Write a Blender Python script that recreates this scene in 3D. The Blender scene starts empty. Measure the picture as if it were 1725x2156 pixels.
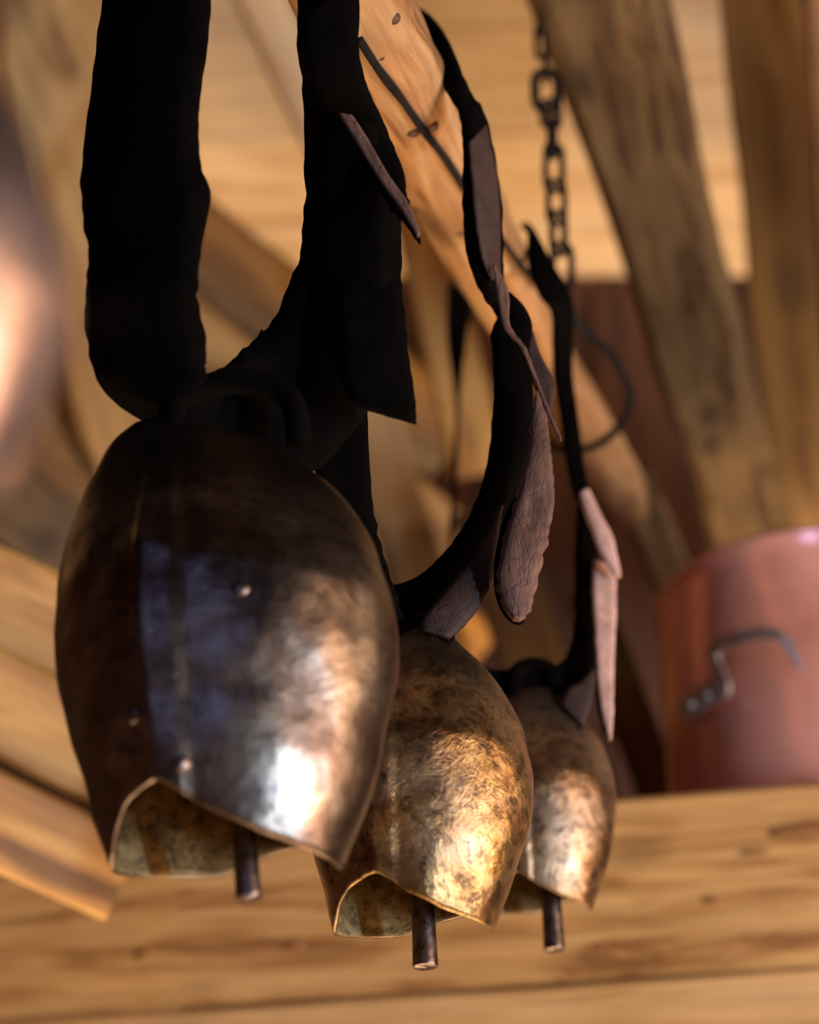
import bpy, bmesh, math, random
from mathutils import Vector, Matrix, noise
random.seed(7)
S = bpy.context.scene
COL = S.collection
PI = math.pi

# ------------------------------------------------------------------ camera
F = 2156 * 85 / 36.0                 # focal length in pixels of the 1725 x 2156 frame
PITCH = math.radians(28)
CAM = Vector((0, 0, 1.7))
cd = bpy.data.cameras.new('camera'); cam = bpy.data.objects.new('camera', cd); COL.objects.link(cam)
cam.location = CAM; cam.rotation_euler = (PI/2 + PITCH, 0, 0)
cd.sensor_fit = 'VERTICAL'; cd.sensor_height = 36; cd.sensor_width = 36; cd.lens = 85
cd.clip_start = .02; cd.clip_end = 60
cd.dof.use_dof = True; cd.dof.focus_distance = 1.06; cd.dof.aperture_fstop = 5.8
S.camera = cam
# ------------------------------------------------------------------ world, lights, exposure
w = bpy.data.worlds.new('world'); S.world = w; w.use_nodes = True
w.node_tree.nodes['Background'].inputs[0].default_value = (.9, .75, .6, 1)
w.node_tree.nodes['Background'].inputs[1].default_value = .02

def area(name, loc, target, sx, sy, power, color):
    l = bpy.data.lights.new(name, 'AREA'); l.shape = 'RECTANGLE'; l.size = sx; l.size_y = sy
    l.energy = power; l.color = color
    o = bpy.data.objects.new(name, l); COL.objects.link(o); o.location = loc
    o.rotation_euler = (Vector(target) - Vector(loc)).to_track_quat('-Z', 'Y').to_euler()
    return o
# window in the right wall (bright daylight), pale sunlit window further back, small shaded window on the left
area('window_light', (1.93, -.62, 1.42), (.1, 1.1, 1.95), .10, .80, 98, (.42, .66, 1))
area('sunlit_window_light', (1.92, .42, 1.95), (.1, 1.3, 2.1), 1.5, 1.5, 92, (1, .68, .43))
area('gable_window_light', (-.62, -2.05, 2.92), (.2, 1.3, 1.95), .42, .46, 11, (.26, .38, 1))
# added fill lamps at floor level, standing in for bounce, to brighten the ceiling
area('floor_fill_light', (.5, .9, .05), (.35, 1.4, 3.0), 1.6, 1.2, 24, (1, .76, .50))
area('far_floor_fill_light', (.0, 2.15, .05), (.0, 2.12, 3.0), 3.2, .6, 135, (1, .76, .49))
S.view_settings.view_transform = 'Standard'; S.view_settings.look = 'None'
S.view_settings.exposure = 0.0; S.view_settings.gamma = 1; S.view_settings.use_curve_mapping = False

# ------------------------------------------------------------------ pixel -> point helpers
def ray(px, py):
    u = (px - 862.5)/F; v = (1078 - py)/F
    return Vector((u, math.cos(PITCH) - v*math.sin(PITCH), math.sin(PITCH) + v*math.cos(PITCH)))
def P(px, py, d): return CAM + ray(px, py)*d                 # d = depth along the optical axis
def PY(px, py, Y): r = ray(px, py); return CAM + r*(Y/r.y)    # on the upright plane y = Y
def PZ(px, py, z): r = ray(px, py); return CAM + r*((z - CAM.z)/r.z)
def depth(p): q = p - CAM; return q.y*math.cos(PITCH) + q.z*math.sin(PITCH)

# ------------------------------------------------------------------ object helpers
def obj(name, me, m, parent=None, smooth=True, world=None):
    if isinstance(me, bmesh.types.BMesh):
        bm = me; me = bpy.data.meshes.new(name); bm.normal_update(); bm.to_mesh(me); bm.free()
    o = bpy.data.objects.new(name, me); COL.objects.link(o)
    if m and not me.materials: me.materials.append(m)
    if smooth:
        for p in me.polygons: p.use_smooth = True
    if parent is not None: o.parent = parent
    if world is not None:
        if parent is not None: o.matrix_parent_inverse = parent.matrix_world.inverted()
        o.matrix_world = world
    return o
def thing(name, label, cat, loc=(0,0,0), group=None):
    o = bpy.data.objects.new(name, None); COL.objects.link(o); o.empty_display_size = .05
    o.matrix_world = Matrix.Translation(loc)
    o['label'] = label; o['category'] = cat
    if group: o['group'] = group
    return o
def tag(o, label, cat, group=None):
    o['label'] = label; o['category'] = cat
    if group: o['group'] = group
    return o
def struct(name, label=None, loc=(0,0,0)):
    o = bpy.data.objects.new(name, None); COL.objects.link(o); o.matrix_world = Matrix.Translation(loc)
    o['kind'] = 'structure'
    if label: o['label'] = label
    return o
def under(parent, o):               # parent keeping the place
    o.parent = parent; o.matrix_parent_inverse = parent.matrix_world.inverted(); return o

# ------------------------------------------------------------------ materials
def mat(name):
    m = bpy.data.materials.new(name); m.use_nodes = True
    nt = m.node_tree; b = nt.nodes['Principled BSDF']
    return m, nt, b
def N(nt, t, **kw):
    n = nt.nodes.new(t)
    for k, v in kw.items():
        if k in n.inputs.keys(): n.inputs[k].default_value = v
        else: setattr(n, k, v)
    return n
def ramp(nt, src, stops):
    r = nt.nodes.new('ShaderNodeValToRGB'); cr = r.color_ramp
    while len(cr.elements) < len(stops): cr.elements.new(.5)
    for e, (p, c) in zip(cr.elements, stops):
        e.position = p; e.color = (c, c, c, 1) if not isinstance(c, (tuple, list)) else (*c[:3], 1)
    nt.links.new(src, r.inputs[0]); return r
def mixc(nt, f, a, b, mode='MIX'):
    n = nt.nodes.new('ShaderNodeMix'); n.data_type = 'RGBA'; n.blend_type = mode
    for i, s in ((0, f), (6, a), (7, b)):
        if hasattr(s, 'is_linked') : nt.links.new(s, n.inputs[i])
        elif isinstance(s, (int, float)): n.inputs[i].default_value = s
        else: n.inputs[i].default_value = (*s[:3], 1)
    return n.outputs[2]
def wood(name, light, mid, dark, gscale=1.0, rough=.55, knots=.5, bump=.3, spec=.3):
    m, nt, b = mat(name); L = nt.links
    tc = N(nt, 'ShaderNodeTexCoord'); oi = N(nt, 'ShaderNodeObjectInfo')
    off = N(nt, 'ShaderNodeVectorMath', operation='SCALE'); off.inputs['Scale'].default_value = 23
    cmb = N(nt, 'ShaderNodeCombineXYZ')
    for i in range(3): L.new(oi.outputs['Random'], cmb.inputs[i])
    L.new(cmb.outputs[0], off.inputs[0])
    add = N(nt, 'ShaderNodeVectorMath', operation='ADD'); L.new(tc.outputs['Object'], add.inputs[0]); L.new(off.outputs[0], add.inputs[1])
    def mp(s):
        q = N(nt, 'ShaderNodeMapping'); q.inputs['Scale'].default_value = s; L.new(add.outputs[0], q.inputs[0]); return q.outputs[0]
    g = gscale
    warp = N(nt, 'ShaderNodeTexNoise', Scale=1.0, Detail=2.0); L.new(mp((3*g, 5*g, 5*g)), warp.inputs['Vector'])
    wv = N(nt, 'ShaderNodeMix'); wv.data_type = 'VECTOR'; wv.inputs[0].default_value = .12
    L.new(mp((1.3*g, 19*g, 19*g)), wv.inputs[4]); 
    sc = N(nt, 'ShaderNodeVectorMath', operation='SCALE'); sc.inputs['Scale'].default_value = 8; L.new(warp.outputs['Color'], sc.inputs[0]); L.new(sc.outputs[0], wv.inputs[5])
    n1 = N(nt, 'ShaderNodeTexNoise', Scale=1.6, Detail=6.0, Roughness=.6); L.new(wv.outputs[1], n1.inputs['Vector'])
    c1 = ramp(nt, n1.outputs['Fac'], [(.33, dark), (.42, mid), (.50, light), (.57, mid), (.62, dark), (.66, mid), (.75, light)])
    n2 = N(nt, 'ShaderNodeTexNoise', Scale=1.0, Detail=5.0, Roughness=.7); L.new(mp((5*g, 150*g, 150*g)), n2.inputs['Vector'])
    fine = ramp(nt, n2.outputs['Fac'], [(.3, .62), (.6, 1.0)])
    c2 = mixc(nt, 1.0, c1.outputs[0], fine.outputs[0], 'MULTIPLY')
    n3 = N(nt, 'ShaderNodeTexNoise', Scale=5.0*g, Detail=3.0); L.new(add.outputs[0], n3.inputs['Vector'])
    c3 = mixc(nt, ramp(nt, n3.outputs['Fac'], [(.4, 0.0), (.7, .45)]).outputs[0], c2, mid)
    v = N(nt, 'ShaderNodeTexVoronoi', Scale=1.0); L.new(mp((5*g, 11*g, 11*g)), v.inputs['Vector'])
    k = ramp(nt, v.outputs['Distance'], [(.05, 1.0*knots), (.17, .5*knots), (.26, 0.0)])
    c4 = mixc(nt, k.outputs[0], c3, tuple(x*.45 for x in dark))
    L.new(c4, b.inputs['Base Color'])
    b.inputs['Roughness'].default_value = rough; b.inputs['Specular IOR Level'].default_value = spec
    bp = N(nt, 'ShaderNodeBump', Strength=bump, Distance=.003)
    hm = mixc(nt, .5, n1.outputs['Fac'], n2.outputs['Fac']); L.new(hm, bp.inputs['Height']); L.new(bp.outputs[0], b.inputs['Normal'])
    return m
def metal(name, stops, scale=30, r0=.25, r1=.55, bump=.3, metallic=1.0, dist=.002, pat=None, hammer=0.0, crown=0, spots=.8):
    m, nt, b = mat(name); L = nt.links
    tc = N(nt, 'ShaderNodeTexCoord')
    n1 = N(nt, 'ShaderNodeTexNoise', Scale=float(scale), Detail=9.0, Roughness=.65, Distortion=.6); L.new(tc.outputs['Object'], n1.inputs['Vector'])
    c = ramp(nt, n1.outputs['Fac'], stops).outputs[0]
    n2 = N(nt, 'ShaderNodeTexNoise', Scale=scale*4.0, Detail=8.0, Roughness=.7); L.new(tc.outputs['Object'], n2.inputs['Vector'])
    n0 = N(nt, 'ShaderNodeTexNoise', Scale=scale*.45, Detail=4.0); L.new(tc.outputs['Object'], n0.inputs['Vector'])
    if pat:
        f = ramp(nt, n0.outputs['Fac'], [(.42, 0.0), (.62, .85)])
        c = mixc(nt, f.outputs[0], c, pat)
    sp = ramp(nt, n2.outputs['Fac'], [(.38, .22), (.50, 1.0)])
    c = mixc(nt, spots, c, sp.outputs[0], 'MULTIPLY')
    if crown:                       # crown darkened, part oxidation, part painted-in dark reflection, with a ragged edge
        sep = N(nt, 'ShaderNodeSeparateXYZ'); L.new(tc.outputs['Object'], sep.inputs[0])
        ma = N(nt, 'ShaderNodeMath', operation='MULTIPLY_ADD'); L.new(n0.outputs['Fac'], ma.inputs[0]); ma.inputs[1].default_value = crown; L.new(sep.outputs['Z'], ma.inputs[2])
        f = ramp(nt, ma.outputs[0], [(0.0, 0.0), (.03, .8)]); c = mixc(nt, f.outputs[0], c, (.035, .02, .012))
    L.new(c, b.inputs['Base Color']); b.inputs['Metallic'].default_value = metallic
    rr = ramp(nt, n0.outputs['Fac'], [(.3, r0), (.7, r1)]); L.new(rr.outputs[0], b.inputs['Roughness'])
    b1 = N(nt, 'ShaderNodeBump', Strength=bump, Distance=dist); L.new(n1.outputs['Fac'], b1.inputs['Height'])
    b2 = N(nt, 'ShaderNodeBump', Strength=bump*.6, Distance=dist*.25); L.new(n2.outputs['Fac'], b2.inputs['Height']); L.new(b1.outputs[0], b2.inputs['Normal'])
    last = b2
    if hammer:
        v = N(nt, 'ShaderNodeTexVoronoi', Scale=90.0); L.new(tc.outputs['Object'], v.inputs['Vector'])
        b3 = N(nt, 'ShaderNodeBump', Strength=hammer, Distance=.0012); L.new(v.outputs['Distance'], b3.inputs['Height']); L.new(b2.outputs[0], b3.inputs['Normal']); last = b3
    L.new(last.outputs[0], b.inputs['Normal'])
    return m
def leather(name, a, c, rough=.75, bump=.4, scale=60, stretch=(1,1,1), spec=.25):
    m, nt, b = mat(name); L = nt.links
    tc = N(nt, 'ShaderNodeTexCoord'); mp = N(nt, 'ShaderNodeMapping'); mp.inputs['Scale'].default_value = stretch
    L.new(tc.outputs['Object'], mp.inputs[0])
    n1 = N(nt, 'ShaderNodeTexNoise', Scale=float(scale), Detail=8.0, Roughness=.7); L.new(mp.outputs[0], n1.inputs['Vector'])
    v = N(nt, 'ShaderNodeTexVoronoi', feature='DISTANCE_TO_EDGE', Scale=scale*2.2); L.new(mp.outputs[0], v.inputs['Vector'])
    cr = ramp(nt, n1.outputs['Fac'], [(.35, a), (.65, c)])
    ck = ramp(nt, v.outputs['Distance'], [(.0, .45), (.06, 1.0)])
    L.new(mixc(nt, .35, cr.outputs[0], ck.outputs[0], 'MULTIPLY'), b.inputs['Base Color'])
    b.inputs['Roughness'].default_value = rough; b.inputs['Specular IOR Level'].default_value = spec
    b1 = N(nt, 'ShaderNodeBump', Strength=bump, Distance=.002); L.new(n1.outputs['Fac'], b1.inputs['Height'])
    b2 = N(nt, 'ShaderNodeBump', Strength=bump*.5, Distance=.0008); L.new(ck.outputs[0], b2.inputs['Height']); L.new(b1.outputs[0], b2.inputs['Normal'])
    L.new(b2.outputs[0], b.inputs['Normal']); return m

M = {}
M['beam']   = wood('beam_wood', (.68,.36,.115), (.52,.24,.064), (.24,.085,.018), 1.5, .6, .6)
M['beam2']  = wood('pale_beam_wood', (.76,.42,.155), (.66,.34,.11), (.44,.20,.055), .8, .6, .1)
M['ceil']   = wood('ceiling_wood', (.74,.50,.27), (.64,.40,.20), (.48,.27,.11), .8, .6, .25)
M['board']  = wood('golden_board_wood', (.48,.24,.055), (.34,.145,.028), (.13,.048,.009), .8, .6, .55)
M['post']   = wood('old_post_wood', (.46,.27,.10), (.34,.18,.058), (.12,.05,.014), .9, .65, .8)
M['rafter'] = wood('weathered_rafter_wood', (.17,.10,.038), (.11,.055,.018), (.035,.015,.005), 1.6, .7, .8, .6)
M['unseen_ceil']   = wood('dark_unseen_ceiling_wood', (.022,.012,.006), (.014,.007,.003), (.006,.003,.0015), .8, .8, .3)
M['dark']   = wood('dark_wall_wood', (.085,.03,.010), (.05,.015,.005), (.02,.006,.002), .7, .7, .6)
M['red']    = wood('reddish_rafter_wood', (.30,.15,.05), (.20,.085,.025), (.09,.03,.01), .8, .7, .5)
M['pole']   = wood('peeled_pole_wood', (.43,.235,.10), (.33,.155,.058), (.15,.055,.018), 1.2, .42, .9, .5, .4)
M['black']  = leather('black_leather', (.0012,.0008,.0005), (.003,.0018,.0012), .9, .25, spec=.025)
M['brown']  = leather('brown_leather', (.018,.006,.003), (.042,.017,.009), .7, .6, 70, spec=.3)
M['worn']   = leather('worn_leather', (.06,.024,.013), (.17,.078,.046), .7, .9, 70, stretch=(1.6,1.6,.45), spec=.35)
M['pale']   = leather('pale_suede', (.38,.20,.14), (.60,.34,.25), .75, .3, 60)
M['iron']   = metal('black_iron', [(.3,(.006,.004,.003)), (.7,(.015,.010,.008))], 60, .7, .85, .3, metallic=.2)
M['iron'].node_tree.nodes['Principled BSDF'].inputs['Specular IOR Level'].default_value = .12
M['steel']  = metal('worn_iron', [(.3,(.10,.065,.05)), (.6,(.22,.15,.12)), (.8,(.36,.27,.22))], 60, .3, .5, .3)
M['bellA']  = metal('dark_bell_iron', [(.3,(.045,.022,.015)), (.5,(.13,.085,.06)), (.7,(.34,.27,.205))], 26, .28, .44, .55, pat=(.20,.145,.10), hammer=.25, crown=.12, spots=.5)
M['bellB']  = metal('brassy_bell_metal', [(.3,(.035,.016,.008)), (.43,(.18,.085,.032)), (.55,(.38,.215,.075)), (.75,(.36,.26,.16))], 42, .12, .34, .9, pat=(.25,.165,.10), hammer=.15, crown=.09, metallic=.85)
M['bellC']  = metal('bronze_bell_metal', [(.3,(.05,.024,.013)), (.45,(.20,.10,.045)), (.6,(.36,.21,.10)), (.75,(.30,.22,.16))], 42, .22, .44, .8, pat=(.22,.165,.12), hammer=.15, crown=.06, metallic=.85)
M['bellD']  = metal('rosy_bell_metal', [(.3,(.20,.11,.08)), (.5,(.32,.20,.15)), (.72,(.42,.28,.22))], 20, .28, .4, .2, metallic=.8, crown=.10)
M['inner']  = metal('bell_inside_patina', [(.3,(.06,.03,.010)), (.5,(.28,.155,.045)), (.7,(.50,.31,.11))], 70, .55, .75, .9, metallic=.3)
M['handle'] = metal('bright_worn_iron', [(.3,(.30,.24,.20)), (.6,(.50,.42,.36)), (.8,(.62,.54,.48))], 60, .3, .45, .3, metallic=.7)
M['copper'] = metal('copper', [(.3,(.62,.22,.12)), (.6,(.82,.34,.22)), (.8,(.90,.45,.32))], 9, .15, .28, .05, metallic=.3, spots=.12, pat=(.84,.36,.24))
M['plaster'],_nt,_b = mat('plaster'); _b.inputs['Base Color'].default_value = (.30,.20,.12,1); _b.inputs['Roughness'].default_value = .9

# ------------------------------------------------------------------ shape builders
def frame_matrix(p0, p1, face):     # X along p0->p1, Z toward 'face'
    x = (p1 - p0).normalized(); z = (face - x*face.dot(x)).normalized(); y = z.cross(x)
    m = Matrix((x, y, z)).transposed().to_4x4(); m.translation = (p0 + p1)/2
    return m
def timber(name, p0, p1, wid, thick, m, parent=None, face=None, rough=.002, w1=None, bevel=.003, seg=14):
    """sawn timber from p0 to p1; the broad face through the points looks to 'face'; edges waver slightly"""
    if face is None: face = CAM - (p0 + p1)/2
    L = (p1 - p0).length; w1 = w1 or wid
    bm = bmesh.new(); rows = []
    sd = random.random()*50
    for i in range(seg + 1):
        t = i/seg; x = -L/2 + L*t; ww = (wid + (w1 - wid)*t)/2
        r = []
        c = min(bevel, thick*.3)
        for (y, z) in ((-ww+c,0),(-ww*.33,0),(ww*.33,0),(ww-c,0),(ww,-c),(ww,-thick+c),(ww-c,-thick),(-ww+c,-thick),(-ww,-thick+c),(-ww,-c)):
            n = noise.noise(Vector((x*6 + sd, y*9, z*9)))*rough; n2 = noise.noise(Vector((x*6 + sd + 9, y*9, z*9)))*rough
            r.append(bm.verts.new((x, y + n, z + n2)))
        rows.append(r)
    for a, b2 in zip(rows, rows[1:]):
        for k in range(10): bm.faces.new((a[k], a[(k+1) % 10], b2[(k+1) % 10], b2[k]))
    bm.faces.new(rows[0][::-1]); bm.faces.new(rows[-1])
    bmesh.ops.recalc_face_normals(bm, faces=bm.faces)
    o = obj(name, bm, m, parent, smooth=False, world=frame_matrix(p0, p1, face))
    return o
def catmull(pts, n):
    """n samples through rows of equal-length tuples"""
    out = []; k = len(pts) - 1
    for i in range(n):
        s = i*k/(n - 1); j = min(int(s), k - 1); t = s - j
        a = pts[max(j-1, 0)]; b = pts[j]; c = pts[j+1]; d = pts[min(j+2, k)]
        out.append(tuple(.5*((2*b[q]) + (-a[q]+c[q])*t + (2*a[q]-5*b[q]+4*c[q]-d[q])*t*t + (-a[q]+3*b[q]-3*c[q]+d[q])*t**3) for q in range(len(b))))
    return out
def ribbon(name, rows, thick, m, parent=None, n=60, cup=0.0, edge=.0, origin=None, across=7):
    """a strap: rows of (ax,ay,bx,by,Ya,Yb) give its two edges in the photo's frame and their distances y"""
    R = catmull(rows, n)
    A = [PY(r[0], r[1], r[4]) for r in R]; B = [PY(r[2], r[3], r[5]) for r in R]
    org = origin if origin is not None else (A[0] + B[0])/2
    bm = bmesh.new(); rings = []
    sd = random.random()*30
    for i in range(n):
        a, b = A[i], B[i]
        t = ((A[min(i+1, n-1)] + B[min(i+1, n-1)]) - (A[max(i-1, 0)] + B[max(i-1, 0)]))
        acr = (b - a); wd = acr.length
        nn = t.cross(acr)
        if nn.length < 1e-9: nn = Vector((0, -1, 0))
        nn.normalize()
        if i and nn.dot(prev) < 0: nn = -nn
        prev = nn.copy()
        f = []; g = []
        for k in range(across):
            s = k/(across - 1)
            p = a + acr*s + nn*cup*wd*(4*s*(1-s)) - org
            wob = edge*noise.noise(Vector((i*.35 + sd, s*3, 0)))
            th = thick*(.5 if 0 < k < across-1 else .28)
            p = p + nn*wob*.5 + (acr.normalized()*wob if wd > 1e-6 and k in (0, across-1) else Vector())
            f.append(bm.verts.new(p + nn*th)); g.append(bm.verts.new(p - nn*th))
        rings.append(f + g[::-1])
    K = 2*across
    for r0, r1 in zip(rings, rings[1:]):
        for k in range(K): bm.faces.new((r0[k], r0[(k+1) % K], r1[(k+1) % K], r1[k]))
    for r0, fl in ((rings[0], 1), (rings[-1], 0)):
        for k in range(across - 1):
            q = (r0[k], r0[k+1], r0[K-2-k], r0[K-1-k]); bm.faces.new(q[::-1] if not fl else q)
    bmesh.ops.recalc_face_normals(bm, faces=bm.faces)
    return obj(name, bm, m, parent, world=Matrix.Translation(org))
def tube(name, pts, rad, m, parent=None, seg=10, n=None, noisy=0.0, cap=True, xalign=False):
    """round bar through world points; rad a number or one per point"""
    rs = rad if isinstance(rad, (list, tuple)) else [rad]*len(pts)
    n = n or (len(pts)*6)
    R = catmull([(*p, r) for p, r in zip(pts, rs)], n)
    org = Vector(pts[0])
    P3 = [Vector(r[:3]) - org for r in R]
    rot = Matrix.Identity(3)
    if xalign: rot = frame_matrix(Vector(pts[0]), Vector(pts[-1]), Vector((0,0,1))).to_3x3()
    inv = rot.inverted(); P3 = [inv @ p for p in P3]
    bm = bmesh.new(); rings = []
    t0 = (P3[1] - P3[0]).normalized(); u = t0.orthogonal().normalized()
    for i, p in enumerate(P3):
        t = (P3[min(i+1, n-1)] - P3[max(i-1, 0)]).normalized()
        u = (u - t*u.dot(t)).normalized(); v = t.cross(u); r = R[i][3]
        ring = []
        for k in range(seg):
            a = 2*PI*k/seg; d = u*math.cos(a) + v*math.sin(a)
            rr = r*(1 + noisy*noise.noise((p + d*r)*28))
            ring.append(bm.verts.new(p + d*rr))
        rings.append(ring)
    for r0, r1 in zip(rings, rings[1:]):
        for k in range(seg): bm.faces.new((r0[k], r0[(k+1) % seg], r1[(k+1) % seg], r1[k]))
    if cap:
        bm.faces.new(rings[0][::-1]); bm.faces.new(rings[-1])
    mw = rot.to_4x4(); mw.translation = org
    return obj(name, bm, m, parent, world=mw)
def rivet(parent, p, nrm, r, m):
    bm = bmesh.new(); bmesh.ops.create_uvsphere(bm, u_segments=12, v_segments=6, radius=r)
    for v in bm.verts: v.co.z *= .45
    mw = nrm.to_track_quat('Z', 'Y').to_matrix().to_4x4(); mw.translation = p
    return obj('rivet', bm, m, parent, world=mw)

LIP = [(-180,.0),(-165,.14),(-150,.48),(-138,.78),(-122,.97),(-114,1.0),(-106,.80),(-96,.52),(-85,.34),(-70,.14),(-50,.03),(-25,-.03),(0,0),(12,.16),(25,.46),(45,.88),(62,1.05),(74,.92),(84,.66),(98,.46),(120,.36),(150,.17),(170,.04),(180,0)]
def lip(th):
    a = math.degrees(th); a = (a + 180) % 360 - 180
    for (x0, y0), (x1, y1) in zip(LIP, LIP[1:]):
        if x0 <= a <= x1:
            return y0 + (y1 - y0)*(a - x0)/(x1 - x0)
    return 0
def bell(label, Y, prof, dr, amp, m, thick=.0016, seam=.0015, ridge=.05, group=None, nth=160, nz=72, nexp=1.95, dent=1.0):
    """hanging bell: prof rows (pixel y, left x, right x) down its silhouette; the folded sheet meets in a ridge at the front
       left and at the back right, and the mouth arches up under both ridges"""
    cx = (prof[0][1] + prof[0][2])/2
    base = PY(cx, prof[0][0], Y)
    root = thing('cow_bell', label, 'bell', base, group)
    tab = []
    for (py, xl, xr) in prof:
        a, b = PY(xl, py, Y), PY(xr, py, Y); tab.append(((a.z + b.z)/2 - base.z, (b.x - a.x)/2, (a.x + b.x)/2 - base.x))
    zb = tab[-1][0]; H = -zb
    rows = catmull(tab, 160)
    def prof_at(z):
        if z >= rows[0][0]: return rows[0][1:]
        for r0, r1 in zip(rows, rows[1:]):
            if r1[0] <= z <= r0[0]:
                f = (r0[0] - z)/max(1e-9, r0[0] - r1[0]); return tuple(r0[q] + (r1[q] - r0[q])*f for q in (1, 2))
        return rows[-1][1:]
    def zlip(th): return zb + amp*(lip(th - .03) + lip(th) + lip(th + .03))/3
    RID = math.radians(-116)
    def pt(th, z, t):
        a, off = prof_at(z); b = a*dr*min(1.0, .30 + 1.5*t)
        c, s = math.cos(th), math.sin(th)
        k = (abs(c)**nexp + abs(s)**nexp)**(-1/nexp)
        for rc in (RID, RID + PI):
            d = (th - rc + PI) % (2*PI) - PI
            k *= 1 + ridge*math.exp(-abs(d)/.22)*min(1, t*2.5)
        x, y = a*k*c, b*k*s
        d = (th - RID + PI) % (2*PI) - PI
        e = seam*max(0, min(1, (d + .005)/.03))*max(0, min(1, (.26 - d)/.05))*min(1, t*3)
        n = (noise.noise(Vector((x*22 + cx, y*22, z*22)))*.0022 + noise.noise(Vector((x*60 + cx, y*60, z*60)))*.0009)*min(1, t*3)*dent + e
        L = math.hypot(x, y) + 1e-9; x *= 1 + n/L; y *= 1 + n/L
        return Vector((x + off, y, z))
    bm = bmesh.new(); rings = []
    for i in range(nz + 1):
        t = i/nz; tt = t**.95
        rings.append([bm.verts.new(pt(2*PI*k/nth, zlip(2*PI*k/nth)*tt, tt)) for k in range(nth)])
    for r0, r1 in zip(rings, rings[1:]):
        for k in range(nth): bm.faces.new((r0[(k+1) % nth], r0[k], r1[k], r1[(k+1) % nth]))
    c = bm.verts.new((0, 0, .004))
    for k in range(nth): bm.faces.new((rings[0][k], rings[0][(k+1) % nth], c))
    bmesh.ops.recalc_face_normals(bm, faces=bm.faces)
    body = obj('bell_body', bm, m, root, world=Matrix.Translation(base))
    body.data.materials.append(M['inner'])
    sol = body.modifiers.new('wall', 'SOLIDIFY'); sol.thickness = thick; sol.offset = -1; sol.material_offset = 1; sol.material_offset_rim = 0
    return root, base, pt, H

def clapper(root, x0, y0, x1, y1, Y, rpx, m):
    a = PY(x0, y0, Y); b = PY(x1, y1, Y); r = rpx/F*depth(b)
    d = (b - a)
    pts = [a, a + d*.4, a + d*.86, b - d.normalized()*r*.18, b]
    return tube('clapper', pts, [r*.8, r*.9, r*1.0, r*1.04, r*.9], m, root, seg=24, n=30, noisy=.02)

# ================================================================== THE SETTING
# back wall of dark upright boards
wall = struct('wall_back', 'dark upright boards')
yb = 2.5
for i in range(20):
    x = -1.3 + i*.145
    timber('board', Vector((x, yb, .0)), Vector((x, yb, 3.45)), .14, .03, M['dark'], wall, face=Vector((0,-1,0)))
# ceiling of flat planks
ceil = struct('ceiling', 'pale planked ceiling', (0, 1.5, 3.4))
zc = 3.36
for i in range(26):
    y = -1.9 + i*.185
    timber('plank', Vector((-2.1, y, zc)), Vector((2.1, y - .10, zc)), .181, .03, M['ceil'] if y > 1.86 else M['unseen_ceil'], ceil, face=Vector((0,0,-1)), rough=.001)  # planks out of view are blackened so the bell tops reflect dark
# the rest of the room, behind the camera
def slab(name, p0, p1, m):
    bm = bmesh.new(); bmesh.ops.create_cube(bm, size=1)
    a, b2 = Vector(p0), Vector(p1)
    for v in bm.verts: v.co = Vector(((v.co[k] + .5)*(b2[k] - a[k]) + a[k] for k in range(3)))
    o = obj(name, bm, m, None, smooth=False); o['kind'] = 'structure'; return o
slab('floor', (-2.1, -2.2, -.1), (2.1, 2.9, 0), M['beam'])
slab('wall_right', (2.0, -2.2, 0), (2.1, 2.9, 3.45), M['dark'])
slab('wall_left', (-2.1, -2.2, 0), (-2.0, 2.9, 3.45), M['dark'])
slab('wall_front', (-2.1, -2.2, 0), (2.1, -2.1, 3.45), M['dark'])

# horizontal beams along the bottom
z0 = P(1500, 1668, 1.62).z
pL, pR = PZ(-420, 1822, z0), PZ(2150, 1605, z0)
dr_ = (pR - pL).normalized(); fn = Vector((dr_.y, -dr_.x, 0)).normalized()
if fn.y > 0: fn = -fn
zb1 = PY(1300, 2074, PZ(1300, 1688, z0).y).z
h1 = z0 - zb1
def hbeam(name, ztop, h, thick, m, out, label, off=0):
    mid = Vector((0, 0, -h/2)); o_ = fn*out
    a = pL.copy(); b_ = pR.copy(); a.z = b_.z = ztop
    t = timber(name, a + mid + o_, b_ + mid + o_, h, thick, m, None, face=fn, rough=.0015, bevel=.004, seg=20)
    t['label'] = label; t['kind'] = 'structure'; return t
hbeam('beam', z0, h1 - .002, .14, M['beam'], 0, 'long horizontal golden timber beam carrying the copper pot')
hbeam('beam', z0 - h1, .16, .15, M['beam2'], .004, 'paler timber beam directly beneath the long beam')
def face_knot(par, x, y, rx, rz):
    bm = bmesh.new(); bmesh.ops.create_uvsphere(bm, u_segments=20, v_segments=10, radius=1)
    for v in bm.verts: v.co = Vector((v.co.x*rx, v.co.y*rz, v.co.z*.0022))
    d = ray(x, y); t = (pL - CAM).dot(fn)/d.dot(fn); mw = frame_matrix(pL, pR, fn); mw.translation = CAM + d*t
    obj('knot', bm, M['beamknot'], par, world=mw)
M['beamknot'] = wood('beam_knot_wood', (.36,.15,.04), (.26,.10,.022), (.14,.05,.012), 2.5, .6, .2)
beam0 = bpy.data.objects['beam']
for q in ((1700,1748,.026,.0058),(1590,1795,.010,.002),(1500,1895,.005,.002),(1140,1760,.012,.003),(620,1990,.008,.003),(300,2010,.006,.005)): face_knot(beam0, *q)
# shelf boards behind the beam
for k in range(2):
    o_ = -fn*(.21 + .15*k)
    t = timber('shelf_board', pL + o_, pR + o_, .146, .03, M['beam'], None, face=Vector((0,0,1)))
    t['kind'] = 'structure'; t['label'] = 'shelf board behind the long beam'

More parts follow.
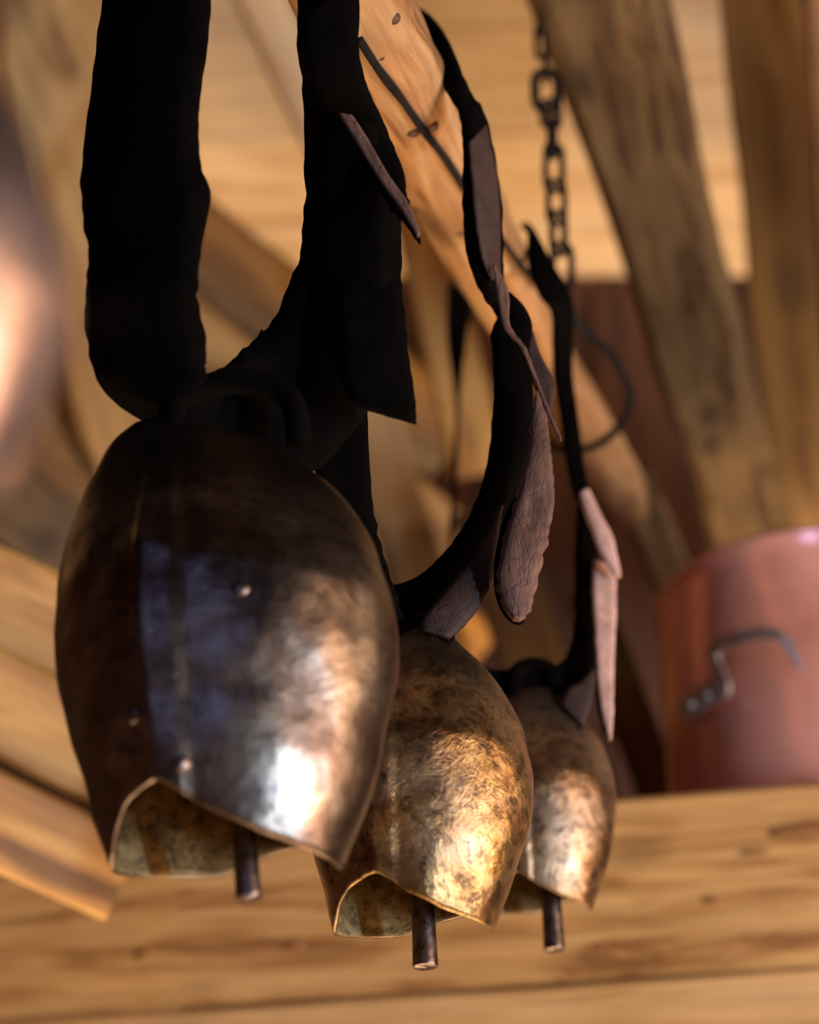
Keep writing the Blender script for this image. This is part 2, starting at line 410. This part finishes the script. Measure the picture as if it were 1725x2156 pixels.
# rafters, braces and loose boards, each its own timber
def raft(name, x0, y0, d0, x1, y1, d1, wpx0, wpx1, thick, m, label, bevel=.004, rough=.004, seg=22):
    a, b_ = P(x0, y0, d0), P(x1, y1, d1)
    s = math.cos(math.atan2(abs(x1 - x0), abs(y1 - y0)))
    if abs(x1 - x0) > abs(y1 - y0): s = math.cos(math.atan2(abs(y1 - y0), abs(x1 - x0)))
    o = timber(name, a, b_, wpx0*s*d0/F, thick, m, None, rough=rough, w1=wpx1*s*d1/F, bevel=bevel, seg=seg)
    o['kind'] = 'structure'; o['label'] = label
    return o
raft('rafter', 1235, -120, 1.60, 1610, 1250, 2.45, 300, 165, .09, M['rafter'], 'rough weathered rafter descending behind the chain', .008, .012)
raft('rafter', 1610, -150, 2.1, 1790, 1250, 2.45, 225, 270, .10, M['post'], 'brown rafter at the right edge')
raft('rafter', 1780, -150, 1.9, 1880, 1250, 2.3, 180, 250, .10, M['red'], 'dark rafter past the right edge')
raft('rafter', 490, -120, 2.25, 800, 560, 2.5, 110, 95, .06, M['ceil'], 'pale rafter between the two broad straps', .006)
raft('post', 60, -150, 2.0, 330, 1020, 2.3, 330, 300, .10, M['post'], 'knotty old post at the left', .01, .008)
raft('post', -90, -150, 1.9, -40, 1020, 2.2, 200, 200, .10, M['red'], 'orange brown post at the left edge', .01, .008)
# golden sloping boards seen between and below the straps
for i, (x0, y0, x1, y1, wd, mm, d) in enumerate([
        (260, 385, 960, 940, 235, 'board', 2.4), (150, 540, 1000, 1215, 235, 'board', 2.36),
        (-150, 490, 1000, 1400, 235, 'board', 2.3), (-250, 640, 800, 1440, 235, 'board', 2.25), (-250, 850, 500, 1420, 210, 'rafter', 2.2)]):
    raft('sloping_board', x0, y0, d, x1, y1, d + .1, wd, wd, .03, M[mm], 'sloping board behind the straps, row %s from the top' % ['one','two','three','four','five','six'][i])
# big timber lying across the lower left
raft('brace', -300, 1120, 1.50, 245, 1375, 1.55, 240, 240, .10, M['board'], 'upper sloping timber at the lower left')
raft('brace', -300, 1340, 1.46, 240, 1600, 1.52, 230, 240, .10, M['board'], 'middle sloping timber at the lower left')
raft('brace', -300, 1600, 1.44, 262, 1850, 1.50, 230, 200, .10, M['board'], 'lowest sloping timber with its sawn end at the lower left')
# leaning boards in the shade between the pole and the copper pot
raft('leaning_board', 870, 380, 2.2, 1010, 1000, 2.3, 120, 120, .04, M['board'], 'pale leaning board below the pole')
raft('leaning_board', 760, 800, 2.15, 960, 1500, 2.2, 130, 130, .04, M['post'], 'knotty leaning board between two bells')
raft('leaning_board', 1020, 1080, 2.1, 1230, 1720, 2.15, 150, 150, .04, M['rafter'], 'brown leaning board behind the small bell')
raft('leaning_board', 1352, 1060, 2.0, 1450, 1300, 2.1, 100, 100, .04, M['rafter'], 'leaning board past the end of the pole')
raft('leaning_board', 1240, 1240, 1.95, 1420, 1760, 2.0, 100, 100, .04, M['rafter'], 'brown leaning board left of the copper pot')

# ================================================================== THE POLE
def pd(y): return 1/(.909 - .385*y/1000)
pole = thing('hanging_pole', 'peeled pale wooden pole slanting across, carrying the bell collars', 'pole', P(740, 0, pd(0)))
cl = [(640,-190),(740,0),(840,190),(925,350),(1000,490),(1070,620),(1130,730),(1200,850),(1265,965),(1300,1030),(1325,1075),(1336,1096)]
rr = [.0262,.026,.0255,.0245,.0235,.022,.0205,.021,.0222,.0218,.0165,.006]
tube('pole_wood', [P(x, y, pd(y)) for x, y in cl], rr, M['pole'], pole, seg=40, n=90, noisy=.07, xalign=True)
AX0, AX1 = P(740, 0, pd(0)), P(1265, 965, pd(965)); AXD = (AX1 - AX0).normalized()
def pole_hit(px, py, out=0.0, r0=.0262, r1=.0222):
    """point of the pole's round surface (plus out) seen at the pixel"""
    d = ray(px, py); w0 = CAM - AX0; best = None
    R = r0 + (r1 - r0)*max(0, min(1, py/965)) + out
    dp = d - AXD*d.dot(AXD); wp = w0 - AXD*w0.dot(AXD)
    a = dp.dot(dp); b = 2*dp.dot(wp); c = wp.dot(wp) - R*R; D = b*b - 4*a*c
    if D < 0: D = 0
    return CAM + d*((-b - math.sqrt(D))/(2*a))
M['knot'] = wood('knot_wood', (.10,.04,.015), (.06,.02,.008), (.03,.01,.004), 3, .6, .2)
def knot(x, y, r):
    bm = bmesh.new(); bmesh.ops.create_uvsphere(bm, u_segments=16, v_segments=10, radius=r)
    for v in bm.verts: v.co *= 1 + .3*noise.noise(v.co*200)
    obj('knot', bm, M['knot'], pole, world=Matrix.Translation(pole_hit(x, y, -r*.4)))
for kx, ky, kr in ((826,36,.0034),(906,262,.004),(868,272,.004),(972,486,.003),(882,436,.0032),(800,118,.0022),(1145,600,.003),(1240,1000,.0022)): knot(kx, ky, kr)
# thin wire laid along the pole
tag(tube('wire', [pole_hit(x, y, .0015) for x, y in [(757,84),(800,150),(850,215),(892,275),(935,330),(978,395),(1040,480),(1090,550),(1135,605)]],
     .0020, M['iron'], None, seg=10, n=80, noisy=.25), 'thin dark wire running along the front of the pole', 'wire')

# ================================================================== BELLS
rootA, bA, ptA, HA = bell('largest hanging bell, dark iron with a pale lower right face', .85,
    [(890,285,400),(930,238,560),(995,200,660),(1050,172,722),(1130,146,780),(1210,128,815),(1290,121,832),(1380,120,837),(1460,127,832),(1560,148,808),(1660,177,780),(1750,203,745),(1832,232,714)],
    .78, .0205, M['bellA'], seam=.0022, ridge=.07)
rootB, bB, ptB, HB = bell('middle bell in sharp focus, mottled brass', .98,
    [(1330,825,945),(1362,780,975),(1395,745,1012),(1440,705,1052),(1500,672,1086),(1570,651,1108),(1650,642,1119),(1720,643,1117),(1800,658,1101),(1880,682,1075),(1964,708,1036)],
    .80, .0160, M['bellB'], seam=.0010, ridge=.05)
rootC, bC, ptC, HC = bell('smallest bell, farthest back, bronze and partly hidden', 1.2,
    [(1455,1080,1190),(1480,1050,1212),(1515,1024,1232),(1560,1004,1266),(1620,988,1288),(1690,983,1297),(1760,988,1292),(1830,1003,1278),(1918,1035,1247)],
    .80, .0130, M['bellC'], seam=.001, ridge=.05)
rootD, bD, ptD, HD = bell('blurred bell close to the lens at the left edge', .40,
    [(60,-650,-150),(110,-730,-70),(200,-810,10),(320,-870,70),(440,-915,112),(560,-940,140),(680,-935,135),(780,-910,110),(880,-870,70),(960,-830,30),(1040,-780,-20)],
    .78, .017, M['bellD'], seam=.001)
clapper(rootA, 500, 1560, 524, 1892, .85, 27, M['steel'])
clapper(rootB, 884, 1700, 896, 2036, .985, 26, M['steel'])
clapper(rootC, 1148, 1700, 1168, 2000, 1.2, 22, M['steel'])
def put_rivets(root, base, pt, lst, r):
    for th, zf, in lst:
        z = zf; t = .7
        p = pt(th, z, t); q = (pt(th + .02, z, t) - p).cross(pt(th, z - .001, t) - p)
        n_ = q.normalized()
        if n_.y > 0: n_ = -n_
        rivet(root, base + p, n_, r, M['steel'])
put_rivets(rootA, bA, ptA, [(-2.12, -.146), (-1.80, -.166), (-1.44, -.100)], .0034)
# crown staples
def staple(root, pts, Y, r, dy=0):
    tube('crown_loop', [PY(x, y, Y + k) for x, y, k in pts], r, M['black'], root, seg=12, n=40, noisy=.1)
staple(rootA, [(370,925,0),(365,850,0),(430,815,0),(520,805,0),(600,830,0),(625,880,0),(630,930,0)], .85, .0055)
staple(rootB, [(838,1370,0),(845,1300,0),(890,1275,0),(930,1300,0),(935,1370,0)], .98, .005)
staple(rootC, [(1085,1480,0),(1085,1420,0),(1125,1400,0),(1165,1420,0),(1168,1480,0)], 1.2, .0045)
staple(rootD, [(-500,160,0),(-500,20,0),(-400,-40,0),(-300,20,0),(-300,160,0)], .40, .003)

# ================================================================== COLLARS
# --- large collar
cA = thing('leather_collar', 'broad black leather collar carrying the largest bell', 'strap', PY(560, 700, .85))
ya = .83; yb_ = .86
R_ = []
def r6(ax, ay, bx, by, Y1, Y2=None): return (ax, ay, bx, by, Y1, Y1 if Y2 is None else Y2)
ribbon('strap', [r6(226,-120,444,-120,.82,.80), r6(220,0,440,0,.82,.80), r6(205,110,433,100,.82,.80), r6(195,200,419,195,.82,.80), r6(180,310,414,270,.82,.80), r6(174,400,420,345,.82,.80), r6(180,470,440,405,.82,.80),
     r6(190,545,424,500,.82,.80), r6(186,605,412,600,.82,.80), r6(181,665,416,650,.83,.81), r6(190,730,430,715,.84,.82), r6(206,795,430,760,.845,.825), r6(245,842,432,782,.855,.83),
     r6(305,885,436,790,.86,.845), r6(390,935,450,785,.865,.85), r6(490,965,480,765,.87,.86), r6(600,985,515,735,.875,.865), r6(670,985,546,704,.88,.87), r6(740,910,566,690,.88,.87),
     r6(778,855,602,618,.88,.87), r6(800,760,634,542,.87,.87), r6(815,640,643,470,.86,.86), r6(830,520,645,380,.85,.85), r6(825,400,643,250,.84,.84), r6(790,260,639,160,.83,.83), r6(757,130,628,90,.815,.815), r6(756,0,627,0,.81,.81), r6(756,-120,626,-120,.81,.81)],
     .006, M['black'], cA, n=170, cup=.05, edge=.0014)
ribbon('strap_tail', [r6(700,400,838,400,.85), r6(700,450,845,450,.855), r6(700,560,845,520,.86), r6(705,680,850,650,.858), r6(715,790,866,780,.856), r6(745,850,876,860,.856), r6(800,868,875,892,.856)],
     .004, M['black2'] if 'black2' in M else M['black'], cA, n=60, cup=.04, edge=.0015)
ribbon('strap_tail', [r6(634,40,757,-20,.803), r6(640,110,757,110,.805), r6(668,190,778,195,.815), r6(725,265,818,285,.835), r6(775,350,850,365,.832), r6(815,425,856,405,.83), r6(852,470,866,450,.83), r6(884,512,886,508,.83)],
     .004, M['brown2'] if 'brown2' in M else M['black'], cA, n=60, cup=.05, edge=.001)
ribbon('lit_strap_edge', [r6(700,215,716,205,.826), r6(745,290,770,285,.824), r6(795,372,818,368,.822), r6(845,440,858,425,.822), r6(880,500,886,490,.822)], .0015, M['worn'], cA, n=40)  # light along the tail's edge, laid on as a paler strip
ribbon('strap_tail', [r6(655,820,774,810,.93), r6(655,950,777,950,.93), r6(680,1060,788,1080,.935), r6(720,1150,806,1160,.94), r6(760,1240,830,1240,.94), r6(790,1300,850,1300,.94)],
     .004, M['black'], cA, n=50, edge=.001)
# --- middle collar
cB = thing('leather_collar', 'black and worn brown collar carrying the middle bell', 'strap', PY(1040, 900, .98))
ribbon('strap', [r6(862,60,872,10,1.03), r6(890,75,905,32,1.0), r6(916,150,938,78,.96), r6(955,215,966,140,.94), r6(974,262,992,200,.94), r6(980,330,1018,245,.94,.95), r6(978,400,1040,335,.945,.955), r6(980,480,1054,440,.95,.96),
     r6(990,545,1056,540,.955,.97), r6(1015,610,1056,600,.96,.975), r6(1045,655,1058,640,.97,.975), r6(1060,690,1074,680,.975)],
     .005, M['black'], cB, n=90, cup=.08, edge=.0008)
ribbon('worn_face', [r6(988,300,1022,262,.934,.944), r6(996,400,1042,350,.938,.948), r6(1004,480,1052,450,.943,.953), r6(1018,545,1052,540,.95,.963), r6(1036,590,1053,585,.957,.967)],
     .002, M['brown'], cB, n=40, edge=.0006)
ribbon('strap', [r6(1050,668,1075,680,.985), r6(1034,705,1112,738,.985), r6(1038,760,1120,790,.985), r6(1038,850,1124,880,.985), r6(1030,950,1116,965,.985), r6(1012,1030,1092,1030,.985), r6(976,1110,1062,1100,.985), r6(930,1172,1036,1172,.985), r6(880,1216,990,1232,.985),
     r6(828,1236,935,1290,.985), r6(770,1250,880,1335,.985), r6(720,1250,820,1370,.985)], .006, M['black'], cB, n=110, cup=.08, edge=.0006)
ribbon('strap_tail', [r6(1128,830,1136,828,.97), r6(1118,895,1152,890,.968), r6(1116,935,1158,930,.966), r6(1108,975,1162,980,.964), r6(1092,1040,1168,1045,.962), r6(1068,1110,1160,1105,.96), r6(1052,1180,1146,1165,.958), r6(1046,1225,1130,1235,.958), r6(1056,1270,1116,1285,.958), r6(1080,1304,1098,1306,.958)],
     .005, M['worn'], cB, n=80, cup=.05, edge=.0015)
ribbon('tail_edge', [r6(1068,1085,1092,1050,.965), r6(1046,1160,1066,1130,.963), r6(1040,1225,1054,1215,.962), r6(1054,1280,1066,1270,.962), r6(1082,1310,1088,1300,.962), r6(1104,1300,1100,1290,.96), r6(1120,1272,1112,1272,.96)],
     .006, M['black'], cB, n=60)
ribbon('lower_flap', [r6(1052,1068,1060,1066,.972), r6(1030,1120,1052,1110,.972), r6(1000,1175,1044,1165,.97), r6(960,1220,1038,1215,.968), r6(915,1270,1020,1262,.966), r6(890,1300,975,1320,.966), r6(885,1330,945,1345,.966)],
     .004, M['brown'], cB, n=60, cup=.03, edge=.0012)
ribbon('buckle_flap', [r6(1062,640,1076,618,.968), r6(1062,680,1106,650,.966), r6(1076,712,1121,690,.966), r6(1096,738,1114,738,.966), r6(1106,760,1110,756,.966)], .004, M['black'], cB, n=40, cup=.1)
ribbon('side_flap', [r6(1112,690,1124,700,.99), r6(1110,745,1140,750,.992), r6(1120,800,1164,800,.992), r6(1140,850,1163,850,.992), r6(1150,890,1155,885,.992)], .003, M['brown'], cB, n=40)
ribbon('thin_thong', [r6(1038,560,1044,558,.952), r6(1050,640,1072,618,.952), r6(1062,690,1074,684,.952), r6(1098,735,1106,730,.952), r6(1125,800,1132,796,.952), r6(1150,865,1157,862,.952), r6(1170,910,1177,908,.952), r6(1180,928,1183,926,.952)],
     .0016, M['worn'], cB, n=70, edge=.0006)
# --- small collar
cC = thing('leather_collar', 'narrow black collar with a pale tail carrying the smallest bell', 'strap', PY(1230, 1100, 1.2))
ribbon('strap', [r6(1100,470,1108,480,1.28), r6(1110,492,1128,490,1.22), r6(1112,560,1160,550,1.17), r6(1135,620,1190,600,1.165), r6(1162,660,1205,640,1.17), r6(1164,730,1206,720,1.19), r6(1166,800,1206,790,1.2), r6(1180,880,1218,880,1.2),
     r6(1190,960,1228,960,1.2), r6(1205,1030,1238,1020,1.2), r6(1222,1070,1248,1060,1.2), r6(1236,1100,1256,1095,1.2)], .005, M['black'], cC, n=90, cup=.05)
ribbon('strap', [r6(1216,1070,1240,1060,1.205), r6(1212,1120,1258,1110,1.205), r6(1210,1200,1256,1200,1.205), r6(1210,1290,1254,1290,1.205), r6(1200,1365,1254,1375,1.205), r6(1175,1400,1245,1430,1.205), r6(1120,1412,1215,1460,1.205), r6(1060,1412,1150,1478,1.205), r6(1020,1410,1080,1490,1.205), r6(960,1400,1000,1490,1.205)],
     .006, M['black'], cC, n=90, cup=.05, edge=.0006)
ribbon('strap_tail', [r6(1250,1180,1296,1195,1.195), r6(1247,1250,1298,1260,1.19), r6(1252,1320,1296,1330,1.19), r6(1256,1400,1293,1400,1.19), r6(1262,1470,1292,1470,1.19), r6(1276,1535,1290,1535,1.19), r6(1284,1558,1288,1556,1.19)],
     .003, M['pale'], cC, n=60, edge=.0008)
ribbon('strap_tail', [r6(1244,1150,1262,1190,1.21), r6(1240,1260,1258,1300,1.21), r6(1246,1380,1268,1420,1.21), r6(1256,1480,1276,1500,1.21), r6(1270,1540,1282,1550,1.21)], .003, M['black'], cC, n=40)
ribbon('buckle_flap', [r6(1222,1040,1240,1030,1.19), r6(1232,1080,1266,1085,1.187), r6(1248,1120,1290,1130,1.185), r6(1262,1160,1298,1165,1.185), r6(1282,1195,1306,1200,1.185), r6(1296,1215,1307,1214,1.185)], .003, M['pale'], cC, n=50, cup=.05)
ribbon('lower_flap', [r6(1250,1405,1255,1425,1.19), r6(1225,1435,1250,1460,1.19), r6(1195,1450,1240,1500,1.19), r6(1180,1480,1230,1530,1.19)], .003, M['brown'], cC, n=30)
# --- collar of the bell at the edge
cD = thing('leather_collar', 'black collar of the blurred edge bell, mostly outside the frame', 'strap', PY(-400, 0, .40))
ribbon('strap', [r6(-480,-700,-320,-700,.40), r6(-480,-300,-320,-300,.40), r6(-470,0,-330,0,.40)], .003, M['black'], cD, n=20)
# strap hanging edge-on behind, under the pole
tag(ribbon('hanging_strap', [r6(945,590,950,588,1.45), r6(941,640,992,640,1.45), r6(942,720,985,700,1.45), r6(952,790,975,780,1.45), r6(958,860,968,860,1.45), r6(955,950,966,950,1.45), r6(950,1050,960,1050,1.45), r6(944,1150,954,1150,1.45), r6(942,1300,952,1300,1.45)],
     .003, M['black'], None, n=70), 'thin dark strap hanging behind the middle collar', 'strap')

# ================================================================== CHAIN AND HOOP
chain = thing('chain', 'black iron chain hanging from the weathered rafter beside the pole', 'chain', PY(1165, 300, 1.30))
def link(x, y0, y1, wpx, wire, side, Y=1.30, m=None):
    a, b = PY(x, y0, Y), PY(x, y1, Y); hh = (b - a).length/2; ww = wpx/2/F*depth(a); c = (a + b)/2
    pts = []
    for k in range(24):
        t = 2*PI*k/24; cx_, sz = math.cos(t), math.sin(t)
        s = 1 if sz > 0 else -1
        X = ww*cx_; Z = (hh - ww)*max(-1, min(1, sz*3)) + ww*sz
        pts.append(Vector((X, 0, Z)))
    bm = bmesh.new(); rings = []
    for k, p in enumerate(pts):
        t = (pts[(k+1) % 24] - pts[k-1]).normalized(); u = Vector((0,1,0)); v = t.cross(u)
        rings.append([bm.verts.new(p + (u*math.cos(q*PI/4) + v*math.sin(q*PI/4))*wire) for q in range(8)])
    for k in range(24):
        r0, r1 = rings[k], rings[(k+1) % 24]
        for q in range(8): bm.faces.new((r0[q], r0[(q+1) % 8], r1[(q+1) % 8], r1[q]))
    bmesh.ops.recalc_face_normals(bm, faces=bm.faces)
    mw = Matrix.Rotation(math.radians(side), 4, 'Z'); 
    d = (b - a).normalized(); mw = Vector((0,0,-1)).rotation_difference(d).to_matrix().to_4x4() @ mw
    mw.translation = c
    obj('link', bm, M['iron'], chain, world=mw)
for x, y0, y1, wp, ws, sd in [(1139,60,122,24,.0021,35), (1149,104,172,22,.0018,84), (1151,152,232,50,.0034,12), (1160,212,268,38,.0023,10), (1163,248,330,28,.0022,62), (1167,305,402,38,.0025,20),
                              (1172,382,470,36,.0024,15), (1176,448,535,34,.0024,35), (1184,515,608,42,.0025,15)]:
    link(x, y0, y1, wp, ws, sd)
nail = tube('nail', [PY(1132,62,1.42), PY(1136,64,1.30), PY(1140,66,1.285)], .0024, M['iron'], None, seg=8); tag(nail, 'iron nail in the rafter holding the top of the chain', 'nail')
hoop = tag(tube('hoop', [PY(1184,598,1.30), PY(1196,640,1.31), PY(1215,680,1.32), PY(1255,715,1.33), PY(1300,765,1.34), PY(1328,830,1.36), PY(1310,890,1.39), PY(1260,935,1.41), PY(1200,948,1.43), PY(1140,930,1.47)],
     .0029, M['iron'], None, seg=12, n=70), 'curved iron hoop hung from the chain around the far end of the pole', 'hook')

# ================================================================== COPPER POT
def ypot(): 
    return PZ(1760, 1640, z0).y + .17
Yp = ypot(); pc = PY(1768, 1640, Yp); pc.z = z0 + .001
def rev(name, prof, m, parent, base, seg=96, dent=0.0):
    bm = bmesh.new(); rings = []
    for r, z in prof:
        rings.append([bm.verts.new(((r + dent*noise.noise(Vector((math.cos(2*PI*k/seg)*2, math.sin(2*PI*k/seg)*2, z*12))))*math.cos(2*PI*k/seg), (r + dent*noise.noise(Vector((math.cos(2*PI*k/seg)*2, math.sin(2*PI*k/seg)*2, z*12))))*math.sin(2*PI*k/seg), z)) for k in range(seg)])
    for r0, r1 in zip(rings, rings[1:]):
        for k in range(seg): bm.faces.new((r0[k], r0[(k+1) % seg], r1[(k+1) % seg], r1[k]))
    bm.faces.new(rings[0]); bm.faces.new(rings[-1])
    bmesh.ops.recalc_face_normals(bm, faces=bm.faces)
    return obj(name, bm, m, parent, world=Matrix.Translation(base))
Rp = 372/F*depth(pc); hp = PY(1768, 1275, Yp).z - z0
pot = thing('copper_pot', 'large copper pot with an iron hook handle standing on the beam', 'pot', pc)
prof = [(Rp*.90,0),(Rp*.95,.004),(Rp*.965,.02)] + [(Rp*(.965 + .035*k/12), .02 + (hp-.02)*k/12) for k in range(1, 12)] + [(Rp, hp-.004),(Rp*1.006, hp-.002),(Rp*1.004, hp+.001),(Rp*.985, hp),(Rp*.98, hp-.01),(Rp*.95,.03),(Rp*.9,.02)]
rev('pot_body', prof, M['copper'], pot, pc, dent=.002)
# iron handle: bracket riveted on the wall, bent bar, pointed hook
def onpot(px, py, out):
    r = ray(px, py); d = Vector((r.x, r.y)); c = Vector((CAM.x - pc.x, CAM.y - pc.y)); R2 = Rp + out
    a = d.dot(d); b = 2*c.dot(d); q = c.dot(c) - R2*R2; disc = max(0, b*b - 4*a*q)
    return CAM + r*((-b - math.sqrt(disc))/(2*a))
def hribbon(name, rows, thick, m, parent, n=50):
    A = [onpot(r[0], r[1], r[4]) for r in rows]; B = [onpot(r[2], r[3], r[4]) for r in rows]
    R = catmull([(*a, *b) for a, b in zip(A, B)], n); org = A[0]; bm = bmesh.new(); rings = []
    for i, r in enumerate(R):
        a, b = Vector(r[:3]), Vector(r[3:]); c = (a + b)/2
        out = Vector((c.x - pc.x, c.y - pc.y, 0)).normalized()
        rings.append([bm.verts.new(p - org) for p in (a + out*thick, b + out*thick, b - out*thick, a - out*thick)])
    for r0, r1 in zip(rings, rings[1:]):
        for k in range(4): bm.faces.new((r0[k], r0[(k+1) % 4], r1[(k+1) % 4], r1[k]))
    bm.faces.new(rings[0]); bm.faces.new(rings[-1])
    bmesh.ops.recalc_face_normals(bm, faces=bm.faces)
    o = obj(name, bm, m, parent, smooth=False, world=Matrix.Translation(org))
    bv = o.modifiers.new('b', 'BEVEL'); bv.width = .0008; bv.segments = 2
    return o
hribbon('handle_bracket', [(1428,1478,1440,1516,.004), (1470,1450,1486,1490,.006), (1500,1430,1530,1465,.010)], .003, M['handle'], pot, 20)
hribbon('handle', [(1500,1462,1532,1468,.010), (1508,1420,1538,1440,.012), (1492,1385,1516,1390,.014), (1500,1352,1520,1372,.017), (1550,1332,1556,1356,.022), (1600,1322,1604,1344,.026), (1640,1326,1632,1346,.028), (1668,1350,1652,1366,.028), (1686,1395,1676,1400,.026), (1692,1424,1689,1425,.024)], .0022, M['handle'], pot, 70)
for x, y in ((1452, 1482), (1486, 1462)):
    p = onpot(x, y, .011); rivet(pot, p, Vector((p.x - pc.x, p.y - pc.y, 0)).normalized(), .005, M['handle'])
